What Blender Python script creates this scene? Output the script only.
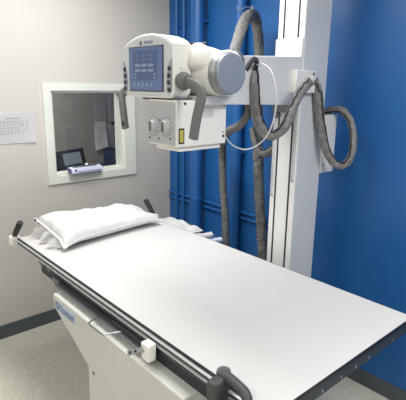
import bpy, bmesh, math, random
from mathutils import Vector, Matrix, noise
import numpy as np
random.seed(4)
for o in list(bpy.data.objects): bpy.data.objects.remove(o, do_unlink=True)
C = bpy.context.scene.collection
SC = bpy.context.scene

# ------------------------------------------------------------------ camera
FPX = 452.36; PITCH = .247337834; YAW = 2.4158533; ROLL = .0150182722; CAMZ = 1.75
fw = Vector((math.cos(PITCH)*math.cos(YAW), math.cos(PITCH)*math.sin(YAW), -math.sin(PITCH)))
rt = fw.cross(Vector((0, 0, 1))).normalized(); up = rt.cross(fw)
cr, sr = math.cos(ROLL), math.sin(ROLL)
RT = rt*cr + up*sr; UP = -rt*sr + up*cr
cam = bpy.data.cameras.new('camera'); co = bpy.data.objects.new('camera', cam); C.objects.link(co)
m = Matrix((RT, UP, -fw)).transposed().to_4x4(); m.translation = Vector((0, 0, CAMZ)); co.matrix_world = m
cam.sensor_fit = 'HORIZONTAL'; cam.sensor_width = 36; cam.lens = 36*FPX/406; cam.clip_start = .02
SC.camera = co

# ------------------------------------------------------------------ world, lights, exposure
w = bpy.data.worlds.new('room_air'); SC.world = w; w.use_nodes = True
w.node_tree.nodes['Background'].inputs[0].default_value = (.8, .85, .95, 1)
w.node_tree.nodes['Background'].inputs[1].default_value = .15
SC.view_settings.view_transform = 'Standard'; SC.view_settings.look = 'None'
SC.view_settings.gamma = 1; SC.view_settings.use_curve_mapping = False
SC.view_settings.exposure = 0.06
def area(name, loc, sx, sy, power, col=(.985, 1, .985), rot=(0, 0, 0)):
    l = bpy.data.lights.new(name, 'AREA'); l.shape = 'RECTANGLE'; l.size = sx; l.size_y = sy
    l.energy = power; l.color = col
    o = bpy.data.objects.new(name, l); C.objects.link(o); o.location = loc; o.rotation_euler = rot
    return o
CEIL = 2.7
# the light of the three recessed ceiling panels
PANELS = [(-1.95, 1.15), (.35, 1.3), (-1.9, -.9), (.3, -.9)]
LP = [31, 31, 19, 20]
for k, (x, y) in enumerate(PANELS):
    area('ceiling_panel_light', (x, y, CEIL-.03), 1.15, .55, LP[k])
area('booth_light', (-3.9, 1.2, 2.3), .5, .5, 28)

# ------------------------------------------------------------------ materials
def lin(c):
    c /= 255
    return c/12.92 if c <= .04045 else ((c+.055)/1.055)**2.4
M = {}
def mat(name, rgb, rough=.5, metal=0, var=.04, scale=8, bump=0, bscale=40, spec=.5, emit=None, estr=0, detail=3):
    mt = bpy.data.materials.new(name); mt.use_nodes = True
    nt = mt.node_tree; b = nt.nodes['Principled BSDF']
    col = (lin(rgb[0]), lin(rgb[1]), lin(rgb[2]), 1)
    tc = nt.nodes.new('ShaderNodeTexCoord')
    n = nt.nodes.new('ShaderNodeTexNoise'); n.inputs['Scale'].default_value = scale; n.inputs['Detail'].default_value = detail
    nt.links.new(tc.outputs['Object'], n.inputs['Vector'])
    r = nt.nodes.new('ShaderNodeValToRGB')
    r.color_ramp.elements[0].position = .3; r.color_ramp.elements[1].position = .7
    r.color_ramp.elements[0].color = tuple(max(0, c*(1-var)) for c in col[:3])+(1,)
    r.color_ramp.elements[1].color = tuple(min(1, c*(1+var)) for c in col[:3])+(1,)
    nt.links.new(n.outputs['Fac'], r.inputs['Fac']); nt.links.new(r.outputs['Color'], b.inputs['Base Color'])
    b.inputs['Roughness'].default_value = rough; b.inputs['Metallic'].default_value = metal
    b.inputs['Specular IOR Level'].default_value = spec
    if bump:
        n2 = nt.nodes.new('ShaderNodeTexNoise'); n2.inputs['Scale'].default_value = bscale; n2.inputs['Detail'].default_value = 4
        nt.links.new(tc.outputs['Object'], n2.inputs['Vector'])
        bp = nt.nodes.new('ShaderNodeBump'); bp.inputs['Strength'].default_value = bump; bp.inputs['Distance'].default_value = .01
        nt.links.new(n2.outputs['Fac'], bp.inputs['Height']); nt.links.new(bp.outputs['Normal'], b.inputs['Normal'])
    if emit:
        b.inputs['Emission Color'].default_value = (lin(emit[0]), lin(emit[1]), lin(emit[2]), 1)
        b.inputs['Emission Strength'].default_value = estr
    M[name] = mt
    return mt
mat('wall_paint', (194, 189, 183), .6, var=.02, scale=1.5, bump=.08, bscale=180)
mat('blue_paint', (26, 90, 154), .38, var=.05, scale=2, bump=.1, bscale=120)
mat('ceiling_tile', (225, 224, 220), .9, var=.05, scale=30)
mat('cream_frame', (214, 216, 208), .45, var=.02)
mat('cove_base', (76, 82, 88), .45, var=.04)
mat('booth_wall', (150, 146, 142), .8, var=.04)
mat('laminate', (205, 203, 202), .55, var=.006, scale=3, spec=.25)
mat('black_trim', (22, 23, 26), .4)
mat('aluminium', (190, 192, 196), .28, metal=1, var=.05, scale=20)
mat('rail_metal', (205, 207, 210), .32, metal=.45, var=.02, scale=20)
mat('grey_alloy', (120, 124, 130), .4, metal=.7)
mat('dark_steel', (66, 71, 76), .42, metal=.3)
mat('table_frame', (38, 42, 46), .5)
mat('base_enamel', (200, 200, 194), .45, var=.02, bump=.03, bscale=300)
mat('white_enamel', (232, 230, 224), .35, var=.015)
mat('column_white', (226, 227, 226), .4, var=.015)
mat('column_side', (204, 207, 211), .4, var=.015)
mat('arm_grey', (214, 215, 216), .45, var=.015)
mat('panel_silver', (176, 177, 182), .45, var=.02)
mat('cap_silver', (140, 147, 161), .4, metal=.2, var=.03)
mat('cap_ring', (150, 151, 152), .4, metal=.4)
mat('console_face', (200, 204, 208), .4)
mat('console_grip', (150, 156, 164), .5)
mat('button_dark', (40, 46, 54), .45)
mat('screen_blue', (60, 76, 106), .2, var=.1, scale=12, emit=(96, 116, 156), estr=.42)
mat('screen_dark', (50, 66, 100), .25, emit=(74, 92, 130), estr=.38)
mat('screen_icon', (100, 112, 130), .3, emit=(128, 142, 166), estr=.38)
mat('screen_text', (90, 104, 128), .3, emit=(112, 128, 158), estr=.38)
mat('logo_violet', (132, 122, 160), .5)
mat('logo_dark', (70, 72, 84), .5)
mat('plate_blue', (176, 190, 212), .5)
mat('ink_blue', (98, 114, 152), .6)
mat('ink_grey', (150, 150, 168), .8)
mat('handle_grey', (104, 104, 104), .6, bump=.05, bscale=200)
mat('knob_chrome', (186, 187, 190), .4, metal=.15)
mat('yellow_label', (206, 190, 84), .5)
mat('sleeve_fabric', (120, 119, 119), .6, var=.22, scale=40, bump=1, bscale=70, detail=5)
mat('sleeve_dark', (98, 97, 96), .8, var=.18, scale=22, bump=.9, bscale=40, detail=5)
mat('zip_black', (24, 24, 28), .6)
mat('cable_white', (205, 205, 208), .4)
mat('cable_black', (28, 28, 32), .45)
mat('paper', (244, 243, 246), .75, var=.01)
mat('paper_grey', (205, 202, 198), .8, var=.04, scale=20)
mat('cotton', (215, 214, 214), .85, var=.015, scale=6, bump=.8, bscale=16)
mat('cotton_blue', (196, 208, 226), .85, var=.03, scale=8, bump=.3, bscale=26)
mat('cloth_navy', (58, 78, 116), .8, bump=.3)
mat('grip_black', (22, 24, 28), .55, bump=.25, bscale=220)
mat('rubber_grey', (66, 66, 68), .5, bump=.08, bscale=120)
mat('rubber_top', (98, 97, 96), .45)
mat('monitor_black', (24, 28, 40), .4)
mat('monitor_grey', (118, 128, 138), .3, emit=(118, 128, 138), estr=.15)
mat('chair_navy', (30, 38, 58), .7)
mat('device_silver', (206, 208, 226), .35, metal=.1)
mat('device_violet', (84, 82, 140), .4)
mat('desk_wood', (60, 62, 76), .5)
mat('scale_ink', (92, 96, 104), .6)
mat('scale_tape', (196, 200, 204), .5)
mat('chrome_wire', (150, 152, 154), .38, metal=1)
mat('conduit', (190, 196, 204), .35, metal=.5)
mat('light_diffuser', (250, 250, 245), .5, emit=(255, 250, 240), estr=3)

def floor_mat():
    mt = bpy.data.materials.new('speckled_vinyl'); mt.use_nodes = True
    nt = mt.node_tree; b = nt.nodes['Principled BSDF']; b.inputs['Roughness'].default_value = .4
    tc = nt.nodes.new('ShaderNodeTexCoord')
    n1 = nt.nodes.new('ShaderNodeTexNoise'); n1.inputs['Scale'].default_value = 60; n1.inputs['Detail'].default_value = 4
    n2 = nt.nodes.new('ShaderNodeTexNoise'); n2.inputs['Scale'].default_value = 16; n2.inputs['Detail'].default_value = 6
    for n in (n1, n2): nt.links.new(tc.outputs['Object'], n.inputs['Vector'])
    r1 = nt.nodes.new('ShaderNodeValToRGB'); e = r1.color_ramp.elements
    e[0].position = .3; e[0].color = (lin(186), lin(182), lin(169), 1)
    e[1].position = .56; e[1].color = (lin(204), lin(201), lin(190), 1)
    r2 = nt.nodes.new('ShaderNodeValToRGB'); e = r2.color_ramp.elements
    e[0].position = .4; e[0].color = (.93, .93, .92, 1); e[1].position = .62; e[1].color = (1, 1, 1, 1)
    mx = nt.nodes.new('ShaderNodeMix'); mx.data_type = 'RGBA'; mx.blend_type = 'MULTIPLY'; mx.inputs[0].default_value = 1
    nt.links.new(n1.outputs['Fac'], r1.inputs[0]); nt.links.new(n2.outputs['Fac'], r2.inputs[0])
    nt.links.new(r1.outputs[0], mx.inputs[6]); nt.links.new(r2.outputs[0], mx.inputs[7])
    nt.links.new(mx.outputs[2], b.inputs['Base Color'])
    M['floor'] = mt
floor_mat()
def glass_mat():
    mt = bpy.data.materials.new('lead_glass'); mt.use_nodes = True
    b = mt.node_tree.nodes['Principled BSDF']
    b.inputs['Base Color'].default_value = (.93, .95, .93, 1); b.inputs['Roughness'].default_value = 0.0
    b.inputs['Transmission Weight'].default_value = 1; b.inputs['IOR'].default_value = 1.5
    M['glass'] = mt
glass_mat()
def film_mat():
    mt = bpy.data.materials.new('clear_film'); mt.use_nodes = True
    nt = mt.node_tree; b = nt.nodes['Principled BSDF']
    b.inputs['Base Color'].default_value = (.9, .89, .9, 1); b.inputs['Roughness'].default_value = .35
    b.inputs['Alpha'].default_value = .55
    M['film'] = mt
film_mat()

# ------------------------------------------------------------------ mesh helpers
def add_box(bm, a, b, mx=None):
    (x0, y0, z0), (x1, y1, z1) = a, b
    vs = [bm.verts.new(p) for p in [(x0, y0, z0), (x1, y0, z0), (x1, y1, z0), (x0, y1, z0), (x0, y0, z1), (x1, y0, z1), (x1, y1, z1), (x0, y1, z1)]]
    if mx: 
        for v in vs: v.co = mx @ v.co
    for f in [(0, 3, 2, 1), (4, 5, 6, 7), (0, 1, 5, 4), (1, 2, 6, 5), (2, 3, 7, 6), (3, 0, 4, 7)]:
        bm.faces.new([vs[i] for i in f])
    return vs
def add_prism(bm, pts, vec):
    """polygon pts (3D) swept along vec"""
    vec = Vector(vec)
    a = [bm.verts.new(p) for p in pts]; b = [bm.verts.new(Vector(p)+vec) for p in pts]
    bm.faces.new(a); bm.faces.new(b[::-1])
    n = len(pts)
    for i in range(n): bm.faces.new([a[i], b[i], b[(i+1) % n], a[(i+1) % n]])
def frame_of(d):
    d = d.normalized(); h = Vector((0, 0, 1)) if abs(d.z) < .9 else Vector((1, 0, 0))
    x = d.cross(h).normalized(); return x, d.cross(x).normalized()
def add_lathe(bm, o, axis, prof, n=40):
    """prof: list of (distance along axis, radius)"""
    o = Vector(o); axis = Vector(axis).normalized(); x, y = frame_of(axis)
    rings = []
    for t, r in prof:
        if r < 1e-6: rings.append([bm.verts.new(o+axis*t)]); continue
        rings.append([bm.verts.new(o+axis*t+x*(r*math.cos(2*math.pi*k/n))+y*(r*math.sin(2*math.pi*k/n))) for k in range(n)])
    for A, B in zip(rings, rings[1:]):
        for k in range(n):
            k2 = (k+1) % n
            f = [A[k % len(A)], A[k2 % len(A)], B[k2 % len(B)], B[k % len(B)]]
            g = []
            for v in f:
                if v not in g: g.append(v)
            if len(g) > 2: bm.faces.new(g)
    if len(rings[0]) > 1: bm.faces.new(rings[0][::-1])
    if len(rings[-1]) > 1: bm.faces.new(rings[-1])
def add_cyl(bm, a, b, r, n=24): 
    a = Vector(a); b = Vector(b); add_lathe(bm, a, b-a, [(0, r), ((b-a).length, r)], n)
def spline(pts, step=.01):
    P = [Vector(p) for p in pts]; P = [2*P[0]-P[1]]+P+[2*P[-1]-P[-2]]
    out = []
    for i in range(1, len(P)-2):
        p0, p1, p2, p3 = P[i-1:i+3]; n = max(2, int((p2-p1).length/step))
        for k in range(n):
            t = k/n
            out.append(.5*((2*p1)+(p2-p0)*t+(2*p0-5*p1+4*p2-p3)*t*t+(3*p1-p0-3*p2+p3)*t**3))
    out.append(P[-2]); return out
def path_frames(path):
    fr = []; d = (path[1]-path[0]).normalized(); x, y = frame_of(d)
    for i in range(len(path)):
        d = (path[min(i+1, len(path)-1)]-path[max(i-1, 0)]).normalized()
        x = (x-d*x.dot(d)).normalized(); y = d.cross(x); fr.append((d, x.copy(), y))
    return fr
def add_tube(bm, path, r, n=12, wr=0, seed=0):
    fr = path_frames(path); rings = []
    for i, (p, (d, x, y)) in enumerate(zip(path, fr)):
        rr = r(i/(len(path)-1)) if callable(r) else r
        ring = []
        for k in range(n):
            a = 2*math.pi*k/n
            q = rr
            if wr:
                f1 = noise.noise(Vector((i*.30+seed, math.cos(a)*1.3, math.sin(a)*1.3)))
                f2 = 1-abs(noise.noise(Vector((i*.16+seed*3, math.cos(a+i*.05)*1.6, math.sin(a+i*.05)*1.6))))*2
                q = rr*(1+wr*f1+wr*.9*(f2-.5))
            ring.append(bm.verts.new(p+x*(q*math.cos(a))+y*(q*math.sin(a))))
        rings.append(ring)
    for A, B in zip(rings, rings[1:]):
        for k in range(n): bm.faces.new([A[k], A[(k+1) % n], B[(k+1) % n], B[k]])
    bm.faces.new(rings[0][::-1]); bm.faces.new(rings[-1])
def obj(name, bm, mt, parent=None, bevel=0, smooth=True, seg=2, label=None):
    bmesh.ops.recalc_face_normals(bm, faces=bm.faces)
    me = bpy.data.meshes.new(name); bm.to_mesh(me); bm.free()
    o = bpy.data.objects.new(name, me); C.objects.link(o)
    me.materials.append(M[mt] if isinstance(mt, str) else mt)
    if bevel:
        md = o.modifiers.new('bevel', 'BEVEL'); md.width = bevel; md.segments = seg; md.limit_method = 'ANGLE'; md.angle_limit = math.radians(40)
    if smooth:
        me.shade_smooth()
        try: me.set_sharp_from_angle(angle=math.radians(38))
        except Exception: pass
    if parent: o.parent = parent
    if label: o['label'] = label
    return o
def B(): return bmesh.new()
def boxo(name, a, b, mt, parent=None, bevel=0, label=None, mx=None):
    bm = B(); add_box(bm, a, b, mx); return obj(name, bm, mt, parent, bevel, label=label)
def cylo(name, a, b, r, mt, parent=None, bevel=0, n=24):
    bm = B(); add_cyl(bm, a, b, r, n); return obj(name, bm, mt, parent, bevel)
def tag(o, label, cat, group=None):
    o['label'] = label; o['category'] = cat
    if group: o['group'] = group
    return o
def struct(o): o['kind'] = 'structure'; return o
ROOTS = []
def thing(name, label, cat, loc, group=None):
    o = bpy.data.objects.new(name, None); C.objects.link(o); o.empty_display_size = .05
    o.location = loc; ROOTS.append(o); return tag(o, label, cat, group)
LATE = []
def text_mesh(name, s, size, mt, origin, right, upv, parent=None, depth=.0006, align='LEFT', squash=1):
    cu = bpy.data.curves.new(name, 'FONT'); cu.body = s; cu.size = size; cu.extrude = depth; cu.align_x = align; cu.resolution_u = 2
    t = bpy.data.objects.new('t', cu); C.objects.link(t)
    bpy.context.view_layer.update()
    me = bpy.data.meshes.new_from_object(t.evaluated_get(bpy.context.evaluated_depsgraph_get()))
    bpy.data.objects.remove(t, do_unlink=True)
    R = Vector(right).normalized(); U = Vector(upv).normalized(); N = R.cross(U)
    m4 = Matrix((R*squash, U, N)).transposed().to_4x4(); m4.translation = Vector(origin)
    me.transform(m4); me.name = name
    me.materials.clear(); me.materials.append(M[mt])
    o = bpy.data.objects.new(name, me); C.objects.link(o)
    if parent: o.parent = parent
    return o

# ------------------------------------------------------------------ room shell
XW, YW = -3.06, 2.33          # left wall plane, blue wall plane
X1, Y0 = 1.7, -1.7
TW = .12
OY0, OY1, OZ0, OZ1 = 1.308, 1.880, 1.112, 1.704     # booth window opening
BX0 = -4.65                                        # booth far wall
BY0, BY1 = .4, 3.1
struct(boxo('floor', (BX0-.1, Y0-.1, -.1), (X1+.1, BY1+.1, 0), 'floor'))
struct(boxo('ceiling', (BX0-.1, Y0-.1, CEIL), (X1+.1, BY1+.1, CEIL+.1), 'ceiling_tile'))
bm = B()
for a, b in [((Y0, 0), (OY0, CEIL)), ((OY1, 0), (YW, CEIL)), ((OY0, 0), (OY1, OZ0)), ((OY0, OZ1), (OY1, CEIL))]:
    add_box(bm, (XW-TW, a[0], a[1]), (XW, b[0], b[1]))
struct(obj('wall_left', bm, 'wall_paint', smooth=False))
struct(boxo('wall_back', (XW-TW, YW, 0), (X1, YW+.12, CEIL), 'blue_paint'))
struct(boxo('wall_right', (X1, Y0, 0), (X1+.12, YW+.12, CEIL), 'wall_paint'))
struct(boxo('wall_front', (XW-TW, Y0-.12, 0), (X1, Y0, CEIL), 'wall_paint'))
# booth behind the window
struct(boxo('wall_booth_far', (BX0-.1, BY0, 0), (BX0, BY1, CEIL), 'booth_wall'))
struct(boxo('wall_booth_near', (BX0-.1, BY0-.1, 0), (XW-TW, BY0, CEIL), 'booth_wall'))
struct(boxo('wall_booth_side', (BX0-.1, BY1, 0), (XW-TW, BY1+.1, CEIL), 'booth_wall'))
struct(boxo('wall_booth_end', (XW-TW-.02, YW+.12, 0), (XW-TW+.08, BY1, CEIL), 'booth_wall'))
struct(boxo('baseboard_left', (XW, Y0, 0), (XW+.006, YW, .102), 'cove_base', bevel=.002))
struct(boxo('baseboard_back', (XW, YW-.006, 0), (X1, YW, .102), 'cove_base', bevel=.002))
# window_1: face casing, reveal, pane
bm = B()
FY0, FY1, FZ0, FZ1 = 1.252, 1.980, 1.056, 1.755
T = .016
add_box(bm, (XW, FY0, FZ0), (XW+T, OY0, FZ1)); add_box(bm, (XW, OY1, FZ0), (XW+T, FY1, FZ1))
add_box(bm, (XW, OY0, FZ0), (XW+T, OY1, OZ0)); add_box(bm, (XW, OY0, OZ1), (XW+T, OY1, FZ1))
e = .008
add_box(bm, (XW-TW, OY0, OZ0), (XW, OY0+e, OZ1)); add_box(bm, (XW-TW, OY1-e, OZ0), (XW, OY1, OZ1))
add_box(bm, (XW-TW, OY0+e, OZ0), (XW, OY1-e, OZ0+e)); add_box(bm, (XW-TW, OY0+e, OZ1-e), (XW, OY1-e, OZ1))
win = struct(obj('window_1', bm, 'cream_frame', smooth=False))
boxo('window_pane', (XW-.020, OY0+e, OZ0+e), (XW-.013, OY1-e, OZ1-e), 'glass', win)
# a thin stop bead round the pane
bm = B()
for a, b in [((OY0+e, OZ0+e), (OY0+e+.008, OZ1-e)), ((OY1-e-.008, OZ0+e), (OY1-e, OZ1-e)), ((OY0+e+.008, OZ0+e), (OY1-e-.008, OZ0+e+.006)), ((OY0+e+.008, OZ1-e-.008), (OY1-e-.008, OZ1-e))]:
    add_box(bm, (XW-.0128, a[0], a[1]), (XW-.007, b[0], b[1]))
obj('window_bead', bm, 'cream_frame', win, smooth=False)

# ceiling panels
for k, (x, y) in enumerate(PANELS):
    t = thing('ceiling_light', ['recessed ceiling light panel above the pillow end of the table', 'recessed ceiling light panel over the open floor beside the table', 'recessed ceiling light panel by the grey wall, far from the blue wall', 'recessed ceiling light panel farthest from the table'][k], 'light', (x, y, CEIL), 'recessed ceiling lights')
    bm = B()
    for a, b in [((x-.6, y-.3), (x+.6, y-.28)), ((x-.6, y+.28), (x+.6, y+.3)), ((x-.6, y-.28), (x-.58, y+.28)), ((x+.58, y-.28), (x+.6, y+.28))]:
        add_box(bm, (a[0], a[1], CEIL-.012), (b[0], b[1], CEIL-.001))
    obj('frame', bm, 'white_enamel', t)
    boxo('diffuser', (x-.58, y-.28, CEIL-.008), (x+.58, y+.28, CEIL-.001), 'light_diffuser', t)

# ------------------------------------------------------------------ blue painted pipes
GP = 'blue painted pipes running up the blue wall'
def vpipe(x, r, label, y=None, coll=None):
    y = y if y is not None else YW-r-.012
    t = thing('wall_pipe', label, 'pipe', (x, y, 0), GP)
    cylo('pipe', (x, y, 0), (x, y, CEIL), r, 'blue_paint', t)
    if coll:
        for z in coll:
            cylo('coupling', (x, y, z-.02), (x, y, z+.02), r*1.13, 'blue_paint', t, bevel=.003)
    for z in (.4, 1.3, 2.2):
        bm = B(); add_box(bm, (x-r-.018, YW-.004, z-.012), (x+r+.018, YW, z+.012))
        add_box(bm, (x-r-.003, y, z-.01), (x-r+.002, YW, z+.01)); add_box(bm, (x+r-.002, y, z-.01), (x+r+.003, YW, z+.01))
        obj('pipe_clip', bm, 'blue_paint', t)
vpipe(-2.935, .014, 'thinnest vertical blue pipe, hard against the corner with the grey wall')
vpipe(-2.845, .013, 'thin vertical blue pipe second from the grey wall corner')
vpipe(-2.735, .018, 'medium vertical blue pipe left of the thick pipe with coupling', coll=[.78])
vpipe(-2.628, .044, 'thick vertical blue pipe with coupling ring, behind the collimator', y=YW-.068, coll=[.89])
vpipe(-2.222, .038, 'broad vertical blue pipe between the two hanging grey sleeved hoses', y=YW-.05)
for z, lb in ((.862, 'upper of the two horizontal blue conduits low on the blue wall'), (.818, 'lower of the two horizontal blue conduits low on the blue wall')):
    t = thing('wall_conduit', lb, 'pipe', (-2.2, YW-.016, z), 'horizontal blue conduits')
    cylo('pipe', (XW+.01, YW-.011, z), (-1.6, YW-.011, z), .011, 'blue_paint', t)
    for x in (-2.70, -2.35, -1.95): boxo('pipe_clip', (x-.01, YW-.026, z-.014), (x+.01, YW, z+.014), 'blue_paint', t)
None and struct(boxo('trim_1', (-2.53, YW-.012, 0), (-2.51, YW, CEIL), 'blue_paint', bevel=.003))
t = thing('metal_conduit', 'thin bare silver conduit dropping down the blue wall behind the hose loop', 'pipe', (-2.24, YW-.012, 2))
cylo('pipe', (-2.255, YW-.011, 2.13), (-2.255, YW-.011, CEIL), .010, 'conduit', t)
boxo('bracket', (-2.28, YW-.024, 2.40), (-2.23, YW, 2.42), 'conduit', t)

# ------------------------------------------------------------------ booth contents
DZ = .90
t = thing('booth_desk', 'dark desk top behind the booth window', 'desk', (-4.0, 1.9, 0))
boxo('desktop', (-4.5, .9, DZ-.04), (-3.75, 2.8, DZ), 'desk_wood', t, .004)
for y in (1.0, 2.66): boxo('side_panel', (-4.45, y, 0), (-3.8, y+.04, DZ-.04), 'desk_wood', t)
t = thing('booth_monitor', 'small black monitor with grey screen seen through the booth window', 'monitor', (-4.2, 1.93, DZ))
mx = Matrix.Translation((-4.15, 1.945, DZ+.125)) @ Matrix.Rotation(math.radians(-14), 4, 'Y') @ Matrix.Rotation(math.radians(4), 4, 'X')
boxo('housing', (-.014, -.145, -.105), (.014, .145, .10), 'monitor_black', t, .006, mx=mx)
boxo('screen', (.0145, -.085, -.045), (.017, .10, .068), 'monitor_grey', t, mx=mx)
boxo('stand', (-4.26, 1.86, DZ), (-4.12, 2.04, DZ+.012), 'monitor_black', t, .003)
t = thing('control_box', 'dark blue control unit at the left end of the booth desk', 'control box', (-4.1, 1.72, DZ))
boxo('housing', (-4.2, 1.64, DZ+.001), (-4.02, 1.76, DZ+.17), 'chair_navy', t, .01)
boxo('top_panel', (-4.19, 1.65, DZ+.171), (-4.03, 1.75, DZ+.176), 'monitor_black', t, .002)
t = thing('storage_bin', 'dark navy bin on the booth desk below the taped papers', 'bin', (-4.2, 2.5, DZ))
bm = B(); add_prism(bm, [(-4.32, 2.39, DZ+.001), (-4.05, 2.39, DZ+.001), (-4.05, 2.39, DZ+.13), (-4.32, 2.39, DZ+.17)], (0, .3, 0)); obj('body', bm, 'chair_navy', t, .008)
boxo('rim', (-4.33, 2.38, DZ+.172), (-4.30, 2.70, DZ+.184), 'monitor_black', t, .003)
papers = [(2.30, 1.36, .15, .30, 'large pale sheet taped high on the booth wall, left one'), (2.47, 1.34, .11, .33, 'tall pale sheet taped high on the booth wall, right one'),
          (2.30, 1.02, .14, .33, 'curling white sheet hanging lowest on the booth wall, left one'), (2.46, 1.00, .12, .31, 'grey sheet taped low on the booth wall at the right')]
for i, (y, z, ww, hh, lb) in enumerate(papers):
    bm = B(); n = 10
    top = []; 
    for k in range(n+1):
        a = k/n; xx = BX0+.004+.03*(1-a)**2*(1 if i == 2 else .4)
        sk = -.02*(1-a) if i == 2 else 0
        top.append([bm.verts.new((xx, y+sk, z+hh*a)), bm.verts.new((xx+(.02*(1-a) if i == 2 else 0), y+ww+sk*.2, z+hh*a+(.04*(1-a) if i == 2 else 0)))])
    for a, b in zip(top, top[1:]): bm.faces.new([a[0], a[1], b[1], b[0]])
    g = bmesh.ops.solidify(bm, geom=bm.faces[:], thickness=.0012)
    o = obj('taped_paper', bm, 'paper' if i == 2 else 'paper_grey'); tag(o, lb, 'paper', 'papers taped up in the booth'); LATE.append((o, (.0, .18, .0)))
    bm = B()
    for r in range(9): add_box(bm, (BX0+.028, y+.012, z+.06+r*.024), (BX0+.0285, y+ww-.012-random.random()*.05, z+.063+r*.024))
    obj('print', bm, 'ink_grey', o)
boxo('clip', (BX0+.03, 2.50, 1.30), (BX0+.045, 2.53, 1.325), 'black_trim', bpy.data.objects['taped_paper.003'])

# device on the window sill
t = thing('intercom', 'slim silver and violet intercom box on the window sill', 'intercom', (XW, 1.51, OZ0))
SX = XW-.03
mx = Matrix.Translation((XW+.020, 1.523, OZ0+.0015)) @ Matrix.Rotation(math.radians(2), 4, 'Z')
bm = B()
prof = [(-.018, .008), (.040, .008), (.044, .018), (.034, .045), (-.018, .053)]
add_prism(bm, [mx @ Vector((x, -.118, z)) for x, z in prof], mx.to_3x3() @ Vector((0, .25, 0)))
obj('housing', bm, 'device_silver', t, .004)
boxo('end_panel', (-.016, -.124, .012), (.036, -.1185, .045), 'device_violet', t, .002, mx=mx)
boxo('front_strip', (.0425, -.075, .019), (.0435, .115, .024), 'device_violet', t, mx=mx)
bm = B(); add_lathe(bm, mx @ Vector((.041, -.088, .032)), (1, 0, .25), [(-.004, .009), (.003, .009), (.004, .006)], 20); obj('button', bm, 'device_violet', t)
boxo('top_panel', (-.017, -.09, .0500), (.012, .10, .0575), 'cove_base', t, .001, mx=mx)
bm = B(); add_lathe(bm, mx @ Vector((0, .02, .052)), (0, 0, 1), [(0, .010), (.016, .010), (.02, .006), (.02, 0)], 20); obj('knob', bm, 'white_enamel', t)
bm = B(); add_box(bm, (-.018, -.11, 0), (.04, .12, .0085), mx); obj('base', bm, 'grey_alloy', t, .002)

# paper notice
t = thing('wall_notice', 'white printed paper notice taped on the grey wall left of the booth window', 'sign', (XW, .99, 1.46))
LATE.append((t, (.0, .067, .003)))
bm = B(); ny, nz = 12, 8; vv = []
for i in range(ny+1):
    row = []
    for j in range(nz+1):
        a, b = i/ny, j/nz
        curl = .010*max(0, a-.5)**2*4*(1-b)**2 + .003*(1-b)
        row.append(bm.verts.new((XW+.002+curl, .80+.322*a-.004*(1-b), 1.360+.006*a*b*0+(.205-.004*a)*b)))
    vv.append(row)
for i in range(ny):
    for j in range(nz): bm.faces.new([vv[i][j], vv[i+1][j], vv[i+1][j+1], vv[i][j+1]])
bmesh.ops.solidify(bm, geom=bm.faces[:], thickness=.0012)
obj('sheet', bm, 'paper', t)
bm = B()
def stroke(y0, z0, y1, z1, wd=.0022):
    d = Vector((0, y1-y0, z1-z0)); n_ = Vector((0, -d.z, d.y)).normalized()*wd/2; p = Vector((XW+.0078, y0, z0)); q = Vector((XW+.0078, y1, z1))
    add_prism(bm, [p-n_, q-n_, q+n_, p+n_], (.0004, 0, 0))
stroke(.93, 1.523, 1.02, 1.522, .0035)
for y in np.arange(.83, 1.02, .022):
    stroke(y, 1.502, y+.001, 1.462+random.random()*.01, .0016); stroke(y+.006, 1.50, y+.013, 1.478, .0014)
    stroke(y+.002, 1.458, y+.002, 1.425, .0016); stroke(y+.008, 1.45, y+.014, 1.43+random.random()*.01, .0014)
stroke(.82, 1.505, 1.03, 1.503, .0016); stroke(.82, 1.463, 1.0, 1.461, .0014); stroke(.86, 1.423, 1.03, 1.423, .0014)
stroke(1.03, 1.503, 1.072, 1.503, .0016); stroke(1.072, 1.503, 1.066, 1.462, .0018); stroke(1.066, 1.462, 1.03, 1.425, .0018)
stroke(1.03, 1.49, 1.05, 1.47, .0016); stroke(1.045, 1.49, 1.01, 1.45, .0016)
obj('line_drawing', bm, 'ink_grey', t)

# ------------------------------------------------------------------ x-ray table
TX0, TX1, TY0, TY1, TZ = -2.667, -.679, .879, 1.760, .85
t = thing('examination_table', 'white flat x-ray table with metal side rails in front of the blue wall', 'table', (-1.5, 1.24, 0))
TB = t
boxo('tabletop', (TX0+.004, TY0+.004, TZ-.012), (TX1-.004, TY1-.004, TZ), 'laminate', t, .0015)
bm = B(); z0, z1 = TZ-.0125, TZ-.001
add_box(bm, (TX0, TY0, z0), (TX1, TY0+.0035, z1)); add_box(bm, (TX0, TY1-.0035, z0), (TX1, TY1, z1))
add_box(bm, (TX0, TY0+.0035, z0), (TX0+.0035, TY1-.0035, z1)); add_box(bm, (TX1-.0035, TY0+.0035, z0), (TX1, TY1-.0035, z1))
add_box(bm, (TX0+.0035, TY0+.0035, z0), (TX1-.0035, TY1-.0035, TZ-.0122))
obj('edge_trim', bm, 'black_trim', t)
def rail(s, yb):
    # C-profile rail: two lips with a groove between, side s=-1 near, +1 far
    bm = B()
    pr = [(-.012, .029), (.004, .029), (.007, .026), (.007, .021), (-.006, .020), (-.006, .006), (.007, .005), (.008, -.001), (.005, -.004), (-.012, -.004)]
    add_prism(bm, [(TX0+.005, yb+s*a, TZ-.042+b) for a, b in pr], (TX1-TX0-.01, 0, 0))
    ra = obj('side_rail', bm, 'rail_metal', t, smooth=False)
    ya, yc = sorted((yb-s*.006, yb+s*.001)); boxo('rail_groove', (TX0+.008, ya, TZ-.0355), (TX1-.008, yc, TZ-.0222), 'black_trim', ra)
    return ra
rail(-1, TY0-.001); rail(1, TY1+.001)
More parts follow.
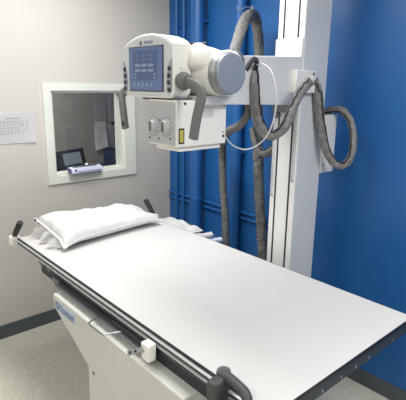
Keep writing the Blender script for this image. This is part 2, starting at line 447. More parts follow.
# dark frame below
boxo('table_frame', (-2.36, TY0+.013, .724), (TX1-.02, TY0+.05, TZ-.0125), 'table_frame', t, .003)
boxo('table_frame', (-2.30, TY1-.05, .795), (TX1-.02, TY1-.018, TZ-.0125), 'table_frame', t, .003)
ep = boxo('end_plate', (TX1-.019, TY0+.01, .790), (TX1-.003, TY1-.01, TZ-.0125), 'dark_steel', t, .002)
for k, y in enumerate((.93, 1.13, 1.24, 1.33, 1.42, 1.60)):
    bm = B(); add_lathe(bm, (TX1-.003, y, .806), (1, 0, 0), [(0, .006), (.002, .006), (.003, .003), (.003, 0)], 14); obj('screw', bm, 'aluminium', ep)
boxo('end_plate', (TX0+.30, TY0+.05, .74), (TX0+.315, TY1-.05, TZ-.0125), 'table_frame', t, .002)
# lower profile along the near side, below the rail
bm = B(); add_prism(bm, [(-2.36, TY0+.013, .792), (-2.36, TY0+.005, .792), (-2.36, TY0+.002, .786), (-2.36, TY0+.005, .780), (-2.36, TY0+.013, .780)], (1.64, 0, 0)); obj('lower_rail', bm, 'dark_steel', t, smooth=False)
# bucky tray: metal channel and wire pull
tr = boxo('bucky_tray', (-2.10, TY0-.026, .746), (-1.26, TY0+.012, .756), 'grey_alloy', t, .003)
boxo('tray_cover', (-1.56, TY0-.004, .757), (-1.26, TY0+.012, .775), 'dark_steel', tr, .002)
boxo('tray_latch', (-2.16, TY0-.010, .742), (-2.08, TY0+.012, .772), 'grey_alloy', tr, .003)
OX, OY = -.052, .060
ofs = lambda pts: [(a+OX, b+OY, c) for a, b, c in pts]
bm = B(); add_tube(bm, spline([(-1.655, .872, .757), (-1.645, .840, .757), (-1.632, .808, .757), (-1.618, .797, .757), (-1.56, .797, .757), (-1.512, .799, .757), (-1.50, .812, .757), (-1.487, .845, .757), (-1.475, .872, .757)], .005), .0035, 8)
obj('wire_pull', bm, 'chrome_wire', tr)
# brackets hanging under the rail near the pillow end
for x in (-2.31, -2.22): 
    boxo('rail_bracket', (x-.018, TY0-.004, .780), (x+.018, TY0+.012, .802), 'grey_alloy', t, .003)
# rail clamp with a lever with two holes
cl = boxo('rail_clamp', (-1.272, .828, .755), (-1.222, .866, .826), 'white_enamel', t, .006)
bm = B()
ld = Vector((.05, .036, .026)).normalized(); ln = Vector((.45, -.62, .64)); lw = ld.cross(ln).normalized(); ln = lw.cross(ld)
mx = Matrix((lw, ld, ln)).transposed().to_4x4(); mx.translation = Vector((-1.255, .829, .800))
add_box(bm, (-.010, -.068, -.003), (.010, .006, .003), mx); obj('lever', bm, 'chrome_wire', cl, .002, label='steel lever plate with two dark holes')
for y in (-.055, -.032):
    bm = B(); add_lathe(bm, mx @ Vector((0, y, .0031)), mx.to_3x3() @ Vector((0, 0, 1)), [(0, .0052), (.0006, .0052)], 16); obj('lever_hole', bm, 'black_trim', cl)
# patient hand grips at the pillow end
def grip(x, y, tip, label):
    g = boxo('grip_bracket', (x-.032, y-.028, TZ-.055), (x+.032, y+.028, TZ+.006), 'white_enamel', t, .010, label='white grip bracket')
    b = Vector((x, y, TZ+.004)); tip = Vector(tip); d = (tip-b)
    bm = B(); add_lathe(bm, b, d, [(0, .011), (.012, .016), (d.length*.6, .0175), (d.length-.006, .0175), (d.length, .013)], 20); obj('hand_grip', bm, 'grip_black', g, label='black ribbed hand grip')
    s = -1 if y < 1.2 else 1
    bm = B(); add_lathe(bm, (x-.032, y+s*.008, TZ-.032), (-1, 0, 0), [(0, .014), (.012, .014), (.015, .010)], 18); obj('lock_knob', bm, 'grip_black', g)
grip(-2.698, .872, (-2.545, .862, .975), '')
grip(-2.56, 1.80, (-2.650, 1.795, .945), '')
# dark loop handle clamped on the near rail
hm = B()
hx = -.882
add_box(hm, (-.890, .812, .735), (-.850, .893, .882))
gh = obj('loop_handle', hm, 'rubber_grey', t, .010, seg=3, label='dark grey moulded loop handle clamped to the near rail')
bm = B(); add_tube(bm, spline([(-.885, .868, .878), (-.85, .870, .882), (-.80, .862, .884), (-.768, .856, .882), (-.752, .850, .868), (-.748, .846, .83), (-.748, .846, .76), (-.76, .85, .735), (-.84, .85, .735), (-.87, .85, .75)], .008), lambda a: .0165, 14)
obj('loop_bar', bm, 'rubber_grey', gh)
bm = B(); add_lathe(bm, (-.880, .878, .877), (0, 0, 1), [(0, .024), (.012, .022), (.017, .014), (.018, 0)], 24); obj('lock_button', bm, 'rubber_top', gh)
# white base
BZ = .724; BYF = .83
bm = B()
prof = [(-2.065, BZ), (-2.070, BZ-.012), (-2.068, .650), (-1.718, .488), (-1.735, 0), (-1.15, 0), (-1.15, .60), (-1.02, .66), (-1.02, BZ)]
add_prism(bm, [(x, BYF, z) for x, z in prof], (0, .84, 0))
bs = obj('base', bm, 'base_enamel', t, .006)
bm = B(); add_lathe(bm, (-1.665, BYF, .478), (0, -1, 0), [(0, .009), (.002, .009), (.003, .004)], 16); obj('screw', bm, 'grey_alloy', bs)
boxo('toe_plate', (-1.745, BYF-.01, 0.0), (-1.14, BYF+.85, .03), 'dark_steel', t, .003)
pl = boxo('name_plate', (-2.048, BYF-.0015, .648), (-1.83, BYF+.001, .700), 'plate_blue', t, .001)
def ring(cx, cz, r, wd, y):
    bm = B(); n = 28
    a = [bm.verts.new((cx+r*math.cos(6.2832*k/n), y, cz+r*math.sin(6.2832*k/n))) for k in range(n)]
    b = [bm.verts.new((cx+(r-wd)*math.cos(6.2832*k/n), y, cz+(r-wd)*math.sin(6.2832*k/n))) for k in range(n)]
    for k in range(n): bm.faces.new([a[k], a[(k+1) % n], b[(k+1) % n], b[k]])
    bmesh.ops.solidify(bm, geom=bm.faces[:], thickness=.0008); return bm
obj('emblem', ring(-2.018, .675, .020, .007, BYF-.0022), 'ink_blue', pl)
text_mesh('lettering', 'Quantum', .047, 'ink_blue', (-1.990, BYF-.0022, .662), (1, 0, 0), (0, 0, 1), pl, squash=.86)
bm = B(); add_box(bm, (-1.965, BYF-.0026, .654), (-1.845, BYF-.0018, .657)); obj('underline', bm, 'ink_blue', pl)

# ------------------------------------------------------------------ pillow
pt = thing('pillow', 'plump white pillow in a cotton case lying at the left end of the table', 'pillow', (-2.3, 1.25, TZ))
corners = [Vector((-2.70, .955, 0)), Vector((-2.255, .945, 0)), Vector((-2.235, 1.585, 0)), Vector((-2.60, 1.60, 0))]
CR = [Vector((-2.655, .985, .0)), Vector((-2.245, .985, .0)), Vector((-2.325, 1.700, .0)), Vector((-2.645, 1.665, .0))]
def pil(u, v, s):
    """u across X (0 far side .. 1 near side), v along Y"""
    # pull the edges in between corners
    p = (CR[0]*(1-u)+CR[1]*u)*(1-v)+(CR[3]*(1-u)+CR[2]*u)*v
    cu = 4*u*(1-u); cv = 4*v*(1-v)
    p.x += .022*(cv)*(1-2*u)*1.0; p.y += .012*cu*(1-2*v)
    th = (max(0, cu)**.42)*(max(0, cv)**.34)
    wr = 1.4*noise.fractal(Vector((u*3.6, v*4.2, s*.7)), .8, 2.1, 4)+.8*(1-2*abs(noise.noise(Vector((u*5+v*2, v*6-u*3, 3)))))-.5
    fold = .008*math.sin(9*u+5*v+3*noise.noise(Vector((u*3, v*3, 0))))
    lift = .052*(1-min(1, v/.35))*(1-u)**1.5
    if s > 0: z = .050+.108*th*(1-.15*v-.28*v**3)+(.011*wr+fold)*min(1, th*1.4)+lift
    else: z = .050-.048*th**.8+lift*(1-th)
    corner = (1-min(1, cu*2))*(1-min(1, cv*2)); z -= .028*corner
    return Vector((p.x, p.y, TZ+.002+max(.001, z)))
bm = B(); NU, NV = 40, 56
for s in (1, -1):
    g = [[bm.verts.new(pil(i/NU, j/NV, s)) for j in range(NV+1)] for i in range(NU+1)]
    for i in range(NU):
        for j in range(NV): bm.faces.new([g[i][j], g[i+1][j], g[i+1][j+1], g[i][j+1]])
bmesh.ops.remove_doubles(bm, verts=bm.verts[:], dist=.0004)
o = obj('pillowcase', bm, 'cotton', pt)
md = o.modifiers.new('sub', 'SUBSURF'); md.levels = 1; md.render_levels = 1
# crumpled clear liner coming out of the open end
bm = B(); n1, n2 = 36, 12; g = []
for i in range(n1+1):
    row = []
    a = i/n1
    for j in range(n2+1):
        b = j/n2
        base = pil(.06+.86*a, .02, -1); base.z = TZ+.045+.05*(1-a)
        outp = Vector((-2.64+.36*a+.02*math.sin(17*a), .945+.03*math.sin(23*a)+.03*abs(a-.4), TZ+.006))
        p = base.lerp(outp, b)
        k = math.sin(b*math.pi)*.6+b*.4
        p.z += .014*k*abs(noise.noise(Vector((a*13, b*4, 1)))*2)+.01*k*(1+math.sin(40*a+6*b)); p.y += .012*k*math.sin(31*a+5*b); p.x += .01*k*math.cos(27*a)
        p.z = max(p.z, TZ+.003)
        row.append(bm.verts.new(p))
    g.append(row)
for i in range(n1):
    for j in range(n2): bm.faces.new([g[i][j], g[i+1][j], g[i+1][j+1], g[i][j+1]])
bmesh.ops.solidify(bm, geom=bm.faces[:], thickness=.0008)
obj('plastic_liner', bm, 'film', pt, label='crumpled clear plastic liner sticking out of the case')
seam = [pil(1, j/40, 1) for j in range(0, 41)]
bm = B(); add_tube(bm, [p+Vector((.002, 0, .002)) for p in seam], .004, 8); obj('side_seam', bm, 'cotton', pt)
hem = [pil(i/30, 0, 1)+Vector((0, -.002, .001)) for i in range(31)]
bm = B(); add_tube(bm, hem, .0065, 8, .1, 3); obj('open_hem', bm, 'cotton', pt)
bm = B(); c0 = pil(.02, .02, 1); add_lathe(bm, c0+Vector((.012, -.012, 0)), (.3, -.9, .1), [(0, .016), (.006, .017), (.008, .010), (.004, .007)], 20); obj('rolled_hem', bm, 'cotton', pt)
bm = B(); add_lathe(bm, c0+Vector((.013, -.018, 0)), (.3, -.9, .1), [(0, .0075), (.003, .0075)], 16); obj('hem_opening', bm, 'cove_base', pt)

# ------------------------------------------------------------------ linen behind the table
t = thing('stool', 'small white stool behind the table carrying the folded linen', 'stool', (-2.5, 1.9, 0))
SZ = .665
boxo('seat', (-2.70, 1.80, SZ-.03), (-2.10, 2.05, SZ), 'white_enamel', t, .01)
for x in (-2.66, -2.14):
    for y in (1.83, 2.02): cylo('leg', (x, y, 0), (x, y, SZ-.03), .013, 'aluminium', t)
def cloth(name, label, mt, x0, x1, y0, y1, z, h, seed, grp):
    bm = B(); nx, ny = 26, 18
    rows = []
    for s in (1, -1):
        g = []
        for i in range(nx+1):
            r = []
            for j in range(ny+1):
                a, b = i/nx, j/ny; e_ = min(1, min(a, 1-a)*10)*min(1, min(b, 1-b)*8); e_ = e_**.5
                q = noise.noise(Vector((a*5+seed, b*4, seed)))
                zz = z+h/2+s*h/2*e_+(.020*q*e_ if s > 0 else 0)
                r.append(bm.verts.new((x0+(x1-x0)*a+.012*noise.noise(Vector((b*4, seed, 0))), y0+(y1-y0)*b+.015*noise.noise(Vector((a*4, seed, 2))), max(z+.0005, zz))))
            g.append(r)
        for i in range(nx):
            for j in range(ny): bm.faces.new([g[i][j], g[i+1][j], g[i+1][j+1], g[i][j+1]])
    bmesh.ops.remove_doubles(bm, verts=bm.verts[:], dist=.0004)
    return tag(obj(name, bm, mt), label, 'linen', grp)
GL = 'folded linen behind the table'
cloth('folded_sheet', 'pale blue folded sheet at the bottom of the linen stack behind the table', 'cotton_blue', -2.70, -2.08, 1.80, 2.05, SZ+.001, .050, 1, GL)
cloth('folded_sheet', 'white folded sheet on top of the linen stack behind the table', 'cotton', -2.69, -2.29, 1.80, 2.04, SZ+.062, .05, 3, GL)
def roll(label, mt, x, z, r, seed):
    bm = B(); add_tube(bm, spline([(x-.02, 1.815, z), (x, 1.87, z+.004), (x+.015, 1.95, z), (x+.02, 2.03, z-.002)], .008), r, 16, .22, seed)
    tag(obj('rolled_towel', bm, mt), label, 'towel', 'rolled towels beside the folded sheets')
roll('navy rolled towel lying against the white folded sheet', 'cloth_navy', -2.262, SZ+.076, .014, 2)
roll('white rolled towel between the two navy rolls behind the table', 'cotton', -2.215, SZ+.084, .022, 4)
roll('navy rolled towel between the white roll and the pale blue roll', 'cloth_navy', -2.165, SZ+.074, .013, 6)
roll('outermost rolled towel, pale blue, nearest the hanging hose', 'cotton_blue', -2.120, SZ+.076, .016, 8)

# ------------------------------------------------------------------ tube stand
t = thing('x_ray_tube_stand', 'tall white x-ray column with arm, tube head and control console over the table', 'x-ray machine', (-1.46, 1.96, 0))
ST = t
CX0, CX1, CY0, CY1 = -1.543, -1.381, 1.85, 2.060
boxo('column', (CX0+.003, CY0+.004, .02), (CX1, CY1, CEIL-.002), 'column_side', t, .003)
boxo('floor_plate', (CX0-.08, CY0-.03, 0), (CX1+.08, CY1+.05, .02), 'dark_steel', t, .003)
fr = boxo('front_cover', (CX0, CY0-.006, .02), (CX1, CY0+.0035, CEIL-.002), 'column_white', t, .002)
for x in (CX0+.036, CX1-.036):
    boxo('guide_slot', (x-.0052, CY0-.0072, .05), (x+.0052, CY0-.0058, CEIL-.02), 'black_trim', fr)
for x, zb in ((CX0+.014, 1.16), (CX1-.017, 1.26)):
    tp = boxo('scale_tape', (x-.010, CY0-.0075, zb), (x+.010, CY0-.0058, 1.64), 'scale_tape', fr)
    bm = B()
    z = zb+.01; k = 0
    while z < 1.63:
        add_box(bm, (x-.009, CY0-.0082, z), (x-.009+(.014 if k % 5 == 0 else .007), CY0-.0074, z+.0022)); z += .01; k += 1
    add_box(bm, (x-.010, CY0-.0082, zb), (x+.010, CY0-.0074, zb+.005))
    obj('scale_marks', bm, 'scale_ink', tp)
# carriage: sleeve and telescoping arm towards the table
boxo('carriage_sleeve', (CX0-.004, CY0-.018, 1.885), (CX1-.001, CY0-.0065, 1.975), 'white_enamel', t, .004)
AX0, AX1 = CX0-.02, CX1-.001
bm = B()
add_prism(bm, [(AX0, 1.22, 1.668), (AX0, CY0-.0065, 1.655), (AX0, CY0-.0065, 1.888), (AX0, 1.22, 1.862)], (AX1-AX0, 0, 0))
obj('telescopic_arm', bm, 'arm_grey', t, .004)
boxo('roller_bracket', (CX0+.02, CY0-.045, 1.615), (CX1-.03, CY0-.008, 1.66), 'grey_alloy', t, .003)
for x in (CX0+.03, CX1-.04): cylo('guide_roller', (x, CY0-.03, 1.60), (x, CY0-.008, 1.60), .016, 'grey_alloy', t)
# junction box where the sleeved cables enter
jb = boxo('cable_box', (CX1-.055, 1.765, 1.715), (CX1+.030, 1.92, 1.822), 'white_enamel', t, .003)
boxo('socket', (CX1+.0305, 1.895, 1.80), (CX1+.033, 1.905, 1.812), 'black_trim', jb)
# rear box
rb = boxo('rear_cover', (CX0+.05, CY1, 1.285), (CX1+.010, 2.175, 1.60), 'column_white', t, .003)
bm = B(); add_lathe(bm, (CX1+.010, CY1+.02, 1.33), (1, 0, 0), [(0, .004), (.002, .004)], 10); obj('screw', bm, 'black_trim', rb)
# tube housing, axis along X
TC = Vector((-1.200, 1.150, 1.786))
tube = B()
add_lathe(tube, TC, (-1, 0, 0), [(0, .068), (.006, .075), (.04, .080), (.07, .092), (.10, .099), (.22, .102), (.34, .100), (.42, .088), (.46, .062), (.47, 0)], 56)
th = obj('tube_housing', tube, 'white_enamel', t)
bm = B(); add_lathe(bm, TC+Vector((-.004, 0, 0)), (1, 0, 0), [(-.016, .073), (-.012, .0765), (.018, .0765), (.022, .074)], 56); obj('cap_ring', bm, 'cap_ring', th)
bm = B(); add_lathe(bm, TC+Vector((.019, 0, 0)), (1, 0, 0), [(0, .073), (.010, .072), (.014, .068), (.015, .058), (.015, 0)], 56); obj('end_cap', bm, 'cap_silver', th, label='flat silver end cap of the tube housing')
# bulging cable horn turned to the front
bm = B(); add_lathe(bm, (-1.285, 1.14, 1.812), (.22, -.85, .38), [(0, .052), (.075, .050), (.098, .044), (.108, .032), (.112, 0)], 36); obj('cable_horn', bm, 'white_enamel', th)
bm = B(); add_lathe(bm, (-1.27, 1.18, 1.815), (.0, .80, .22), [(0, .055), (.06, .048), (.09, .034), (.10, .030), (.105, .02)], 32); obj('cable_horn', bm, 'white_enamel', th)
bm = B(); add_lathe(bm, (-1.27, 1.262, 1.838), (.0, .80, .22), [(0, .037), (.010, .039), (.018, .036)], 28); obj('horn_collar', bm, 'grey_alloy', th)
# trunnion below the tube
boxo('trunnion', (-1.52, 1.06, 1.672), (-1.235, 1.26, 1.705), 'arm_grey', t, .006)
boxo('trunnion', (-1.50, 1.21, 1.68), (-1.385, 1.30, 1.86), 'arm_grey', t, .006)
# collimator
co_ = boxo('collimator', (-1.440, .972, 1.520), (-1.267, 1.222, 1.690), 'white_enamel', t, .004)
fp = boxo('front_panel', (-1.434, .9695, 1.526), (-1.273, .9719, 1.684), 'panel_silver', co_, .001)
for i, (x, z) in enumerate(((-1.404, 1.590), (-1.325, 1.592))):
    bm = B(); add_lathe(bm, (x, .9695, z), (0, -1, 0), [(0, .031), (.003, .031), (.005, .024), (.014, .022), (.017, .019), (.017, 0)], 32)
    k = obj('field_knob', bm, 'knob_chrome', co_)
    boxo('knob_grip', (x-.004, .947, z-.019), (x+.004, .9524, z+.019), 'handle_grey', k, .001)
    bm = B()
    for a in range(12):
        an = a*math.pi/6; add_box(bm, (-.0012, -.0006, .033), (.0012, 0, .039), Matrix.Translation((x, .9695, z)) @ Matrix.Rotation(an, 4, 'Y'))
    obj('dial_marks', bm, 'button_dark', k)
for x, z in ((-1.37, 1.545), (-1.30, 1.55), (-1.365, 1.615), (-1.43, 1.545)):
    bm = B(); add_lathe(bm, (x, .9695, z), (0, -1, 0), [(0, .004), (.002, .004)], 10); obj('indicator', bm, 'button_dark', co_)
for y, z in ((1.012, 1.678), (1.208, 1.672), (1.208, 1.55)):
    bm = B(); add_lathe(bm, (-1.267, y, z), (1, 0, 0), [(0, .0055), (.0012, .0055)], 14); obj('screw', bm, 'black_trim', co_)
wl = boxo('warning_label', (-1.2672, .982, 1.533), (-1.2658, 1.008, 1.590), 'black_trim', co_)
boxo('label_face', (-1.2659, .987, 1.539), (-1.2652, 1.003, 1.584), 'yellow_label', wl, label='yellow warning label in a black border')
bm = B()
for z in (1.547, 1.555, 1.562, 1.57): add_box(bm, (-1.2653, .990, z), (-1.265, 1.000, z+.002))
obj('label_print', bm, 'logo_dark', wl)
boxo('side_etching', (-1.2668, 1.10, 1.625), (-1.2665, 1.15, 1.655), 'column_side', co_)
boxo('accessory_rail', (-1.425, .995, 1.502), (-1.280, 1.205, 1.5195), 'white_enamel', co_, .003)
for x in (-1.41, -1.33):
    bm = B(); add_tube(bm, spline([(x-.02, .985, 1.69), (x-.01, .975, 1.70), (x+.01, .975, 1.70), (x+.02, .985, 1.69)], .005), .004, 8)
    obj('latch', bm, 'dark_steel', co_)
# console
KY = .965
KX0, KX1, KZ0 = -1.602, -1.276, 1.696
arc = []
for k in range(17):
    a = k/16; x = KX0+(KX1-KX0)*a; arc.append((x, 1.880+.043*(1-(2*a-1)**2)**.8+ (.004*a)))
outl = [(KX0, 1.755), (KX0+.006, 1.722), (KX0+.022, KZ0)] + [(KX1-.022, KZ0), (KX1-.004, 1.715), (KX1, 1.735)]
poly = [(x, KY, z) for x, z in outl]+[(x, KY, z) for x, z in arc[::-1]]
bm = B(); add_prism(bm, poly, (0, .082, 0)); cs = obj('console', bm, 'white_enamel', t, .0035, seg=3)
cx, cz = (KX0+KX1)/2, 1.80
poly2 = [(cx+(p[0]-cx)*.955, KY-.003, cz+(p[2]-cz)*.94) for p in poly]
bm = B(); add_prism(bm, poly2, (0, .0028, 0)); obj('face_panel', bm, 'console_face', cs)
SX0, SX1, SZ0, SZ1 = -1.548, -1.332, 1.722, 1.878
bm = B(); add_box(bm, (SX0-.004, KY-.006, SZ0-.004), (SX1+.004, KY-.0031, SZ1+.004)); obj('screen_bezel', bm, 'dark_steel', cs, .001)
sc_ = boxo('touch_screen', (SX0, KY-.0075, SZ0), (SX1, KY-.0061, SZ1), 'screen_blue', cs)
def sp(a0, b0, a1, b1, y=KY-.0084):
    return (SX0+(SX1-SX0)*a0, y, SZ0+(SZ1-SZ0)*(1-b1)), (SX0+(SX1-SX0)*a1, y+.0008, SZ0+(SZ1-SZ0)*(1-b0))
bm = B(); add_box(bm, *sp(.14, .07, .86, .76)); add_box(bm, *sp(.30, .60, .70, .74, KY-.0086)); obj('display_area', bm, 'screen_dark', sc_)
bm = B()
for rr, (b0, hh) in enumerate(((.38, .065), (.50, .065))):
    for cc in range(3): add_box(bm, *sp(.20+cc*.2, b0, .36+cc*.2, b0+hh, KY-.0092))
obj('display_tiles', bm, 'screen_icon', sc_)
bm = B()
for cc in range(3):
    add_box(bm, *sp(.25+cc*.2, .18, .31+cc*.2, .205, KY-.0092)); add_box(bm, *sp(.26+cc*.2, .27, .30+cc*.2, .30, KY-.0092))
for cc in range(5): add_box(bm, *sp(.13+cc*.13, .82, .22+cc*.13, .92, KY-.0092))
for b0 in (.60, .68):
    add_box(bm, *sp(.17, b0, .24, b0+.05, KY-.0092)); add_box(bm, *sp(.76, b0, .84, b0+.05, KY-.0092))
obj('display_marks', bm, 'screen_text', sc_)
text_mesh('console_lettering', 'AMRAD', .017, 'logo_violet', (-1.452, KY-.0036, 1.889), (1, 0, 0), (0, 0, 1), cs)
bm = B(); add_box(bm, (-1.476, KY-.0040, 1.889), (-1.466, KY-.0030, 1.901)); add_box(bm, (-1.473, KY-.0040, 1.884), (-1.469, KY-.0030, 1.8889)); obj('console_emblem', bm, 'logo_dark', cs)
for s, x0 in ((-1, KX0+.0045), (1, KX1-.0045)):
    bm = B()
    pts = []
    for k in range(11):
        a = k/10; z = 1.714+(.118)*a; pts.append((x0-s*(.027*math.sin(math.pi*min(1, .35+a*.65))**.6+.004), KY-.0042, z))
    pts2 = [(x0, KY-.0042, 1.832), (x0, KY-.0042, 1.735), (x0-s*.006, KY-.0042, 1.716)]
    add_prism(bm, pts+pts2, (0, .0014, 0)); gp = obj('button_strip', bm, 'console_grip', cs)
    for k in range(4):
        z = 1.727+.0245*k; xx = x0-s*(.012+.003*math.sin(k))-(0 if s < 0 else 0)
        bm = B(); add_lathe(bm, (xx, KY-.004, z), (0, -1, 0), [(0, .0085), (.004, .008), (.006, .005), (.006, 0)], 18); obj('push_button', bm, 'button_dark', gp)
bm = B(); add_lathe(bm, (KX1, 1.0, 1.80), (1, 0, 0), [(0, .0025), (.001, .0025)], 8); obj('screw', bm, 'handle_grey', cs)
# angle bracket over the console
bm = B()
add_prism(bm, [(-1.36, 1.047, 1.878), (-1.30, 1.047, 1.878), (-1.30, 1.047, 1.892), (-1.36, 1.047, 1.892)], (0, .09, .006))
add_prism(bm, [(-1.31, 1.047, 1.862), (-1.30, 1.047, 1.862), (-1.30, 1.047, 1.892), (-1.31, 1.047, 1.892)], (0, .09, .008))
obj('angle_bracket', bm, 'white_enamel', t)
boxo('console_mount', (-1.56, 1.047, 1.72), (-1.45, 1.10, 1.86), 'arm_grey', t, .004)
boxo('console_shelf', (-1.50, .985, 1.686), (-1.285, 1.07, 1.6995), 'grey_alloy', t, .003)
# positioning handles: flat bars going out sideways and then down
def handle(sx, pts, label):
    bm = B(); path = spline(pts, .008); frs = path_frames(path)
    rings = []
    for i, p in enumerate(path):
        d = frs[i][0]; n_ = Vector((0, 1, 0)); s = d.cross(n_).normalized()
        w2, h2 = .018, .011; ring = []
        for k in range(12):
            a = 2*math.pi*k/12; ca, sa = math.cos(a), math.sin(a)
            ring.append(bm.verts.new(p+s*(w2*math.copysign(abs(ca)**.5, ca))+n_*(h2*math.copysign(abs(sa)**.5, sa))))
        rings.append(ring)
    for A, B_ in zip(rings, rings[1:]):
        for k in range(12): bm.faces.new([A[k], A[(k+1) % 12], B_[(k+1) % 12], B_[k]])
    bm.faces.new(rings[0][::-1]); bm.faces.new(rings[-1])
    return obj('positioning_handle', bm, 'handle_grey', t)
h = handle(1, [(-1.262, 1.004, 1.757), (-1.22, 1.0, 1.748), (-1.175, .995, 1.737), (-1.152, .988, 1.722), (-1.148, .985, 1.70), (-1.160, .975, 1.63), (-1.170, .97, 1.562)], '')
bm = B(); add_lathe(bm, (KX1+.001, 1.004, 1.757), (1, -.1, 0), [(0, .030), (.010, .033), (.020, .030), (.030, .018)], 32); obj('hub', bm, 'handle_grey', h)
h = handle(-1, [(-1.59, 1.035, 1.718), (-1.64, 1.035, 1.718), (-1.685, 1.03, 1.716), (-1.708, 1.025, 1.706), (-1.710, 1.02, 1.685), (-1.694, 1.015, 1.63), (-1.676, 1.012, 1.556)], '')
boxo('end_switch', (-1.687, .998, 1.570), (-1.670, 1.003, 1.588), 'button_dark', h)
cylo('handle_stub', (-1.46, 1.035, 1.718), (-1.60, 1.035, 1.718), .012, 'handle_grey', h)

LATE.append((ST, (-.032, .047, .008)))
# ------------------------------------------------------------------ sleeved hoses and cables
GH = 'grey fabric sleeved cable hoses'
def sleeve(label, pts, r, mt='sleeve_fabric', zip_ang=None, seed=0, step=.006, name='cable_sleeve'):
    t = thing(name, label, 'hose', pts[0], GH)
    path = spline(pts, step); bm = B(); add_tube(bm, path, r, 20, .16, seed); obj('sleeve', bm, mt, t)
    if zip_ang is not None:
        frs = path_frames(path); zp = []
        for i, (p, (d, x, y)) in enumerate(zip(path, frs)):
            # keep the closure at a fixed side seen from the room: direction projected off the path
            v = (Vector(zip_ang)-p).normalized()*1.0+Vector((.55, -.6, .15)); v = (v-d*v.dot(d)).normalized()
            w_ = d.cross(v); a = .15*math.sin(i*.21+seed)+.10*math.sin(i*.9)
            rr = r(i/(len(path)-1)) if callable(r) else r
            zp.append(p+(v*math.cos(a)+w_*math.sin(a))*(rr*1.05))
        bm = B(); add_tube(bm, zp, .0045, 6); obj('closure_strip', bm, 'zip_black', t, label='black closure strip along the sleeve')
    return t
def PX(u, v, Y):
    """room point at depth Y on the sight line through photo point (u,v), used once to read off the hose courses"""
    Y += .047
    d = RT*((u-203)/FPX)-UP*((v-200)/FPX)+fw
    return Vector((0, 0, CAMZ))+d*(Y/d.y)
# rear hose: from the tube horn up over a wall hook and down to the floor
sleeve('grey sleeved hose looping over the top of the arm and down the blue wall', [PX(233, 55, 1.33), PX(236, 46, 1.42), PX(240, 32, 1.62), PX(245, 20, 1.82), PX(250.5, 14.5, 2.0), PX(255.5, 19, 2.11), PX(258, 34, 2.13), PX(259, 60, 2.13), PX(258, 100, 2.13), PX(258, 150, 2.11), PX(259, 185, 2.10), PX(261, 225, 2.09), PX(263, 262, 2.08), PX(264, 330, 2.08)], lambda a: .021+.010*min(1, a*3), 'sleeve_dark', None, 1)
# left hose: from behind the arm down beside the collimator
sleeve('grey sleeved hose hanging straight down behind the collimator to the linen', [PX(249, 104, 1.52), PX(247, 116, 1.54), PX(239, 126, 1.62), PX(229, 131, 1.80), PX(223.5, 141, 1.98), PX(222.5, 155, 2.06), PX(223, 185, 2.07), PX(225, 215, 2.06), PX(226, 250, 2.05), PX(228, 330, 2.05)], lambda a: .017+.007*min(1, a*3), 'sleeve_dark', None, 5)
# front U loop
sleeve('grey sleeved hose hanging in a U in front of the arm and column', [PX(254, 71, 1.50), PX(254, 84, 1.49), PX(255, 104, 1.50), PX(258.5, 122, 1.52), PX(266, 134, 1.55), PX(276, 134.5, 1.59), PX(286, 124, 1.63), PX(293, 108, 1.67), PX(300, 93, 1.71), PX(310, 81, 1.755)], lambda a: .018+.005*min(1, a*5), 'sleeve_fabric', PX(278, 100, 1.6), 9)
# right loop
sleeve('grey sleeved hose making the wide loop right of the column', [PX(313, 80, 1.93), PX(317, 92, 1.95), PX(319, 110, 1.97), PX(321, 130, 1.99), PX(325, 148, 2.01), PX(333, 162, 2.05), PX(343, 166, 2.09), PX(351, 156, 2.12), PX(353.5, 138, 2.14), PX(350, 120, 2.15), PX(341, 110, 2.15), PX(330, 110, 2.15), PX(323, 113, 2.15)], lambda a: .027-.008*min(1, a*2), 'sleeve_fabric', PX(336, 135, 2.08), 14)
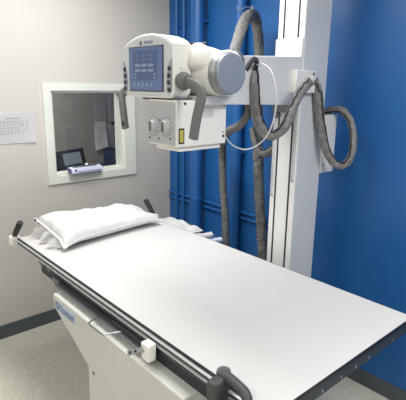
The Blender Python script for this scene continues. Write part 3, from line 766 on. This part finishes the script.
# short rear link
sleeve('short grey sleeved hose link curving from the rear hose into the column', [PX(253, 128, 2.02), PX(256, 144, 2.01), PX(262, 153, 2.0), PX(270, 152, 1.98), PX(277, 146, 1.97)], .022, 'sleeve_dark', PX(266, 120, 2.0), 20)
t = thing('black_cable', 'short black cable arching from tube head to the U shaped hose', 'cable', PX(245, 73, 1.33))
bm = B(); add_tube(bm, spline([PX(243, 75, 1.30), PX(246, 70, 1.33), PX(250, 63.5, 1.38), PX(254, 59, 1.43), PX(256.5, 61, 1.47), PX(255.5, 70, 1.50)], .006), .0105, 12); obj('cable', bm, 'cable_black', t)
bm = B(); a_ = PX(242, 76.5, 1.285); b_ = PX(244.5, 72.5, 1.315); add_cyl(bm, a_, b_, .011, 16); obj('plug', bm, 'white_enamel', t)
t = thing('white_cable', 'thin white cable drooping in a long curve below the arm', 'cable', PX(257, 64, 1.45))
bm = B(); add_tube(bm, spline([PX(257, 65, 1.47), PX(262, 63.5, 1.47), PX(270, 69, 1.46), PX(275, 82, 1.46), PX(276.5, 100, 1.46), PX(273, 122, 1.46), PX(266, 137, 1.45), PX(256, 146, 1.44), PX(245, 149.5, 1.40), PX(234, 146, 1.34), PX(227, 139, 1.27), PX(223, 131, 1.20)], .01), .003, 8); obj('cable', bm, 'cable_white', t)
t = thing('hose_hook', 'small metal hook on the blue wall holding the rear hose loop', 'hook', PX(254, 9, YW-.02))
p = PX(254, 8.5, YW-.03)
boxo('plate', (p.x-.01, YW-.005, p.z-.015), (p.x+.01, YW, p.z+.015), 'conduit', t)
bm = B(); add_tube(bm, spline([(p.x, YW-.004, p.z), (p.x, YW-.06, p.z), (p.x, YW-.12, p.z-.03), (p.x, YW-.14, p.z-.005)], .008), .004, 8); obj('hook', bm, 'conduit', t)

for o, v in LATE:
    if o.type == 'MESH': o.location = v
# parts were laid out in room coordinates: hand them to their empties without moving them
bpy.context.view_layer.update()
for r in ROOTS:
    for ch in r.children: ch.matrix_parent_inverse = Matrix.Translation(-Vector(r.location))
for o, v in LATE:
    if o.type == 'EMPTY': o.location = o.location+Vector(v)
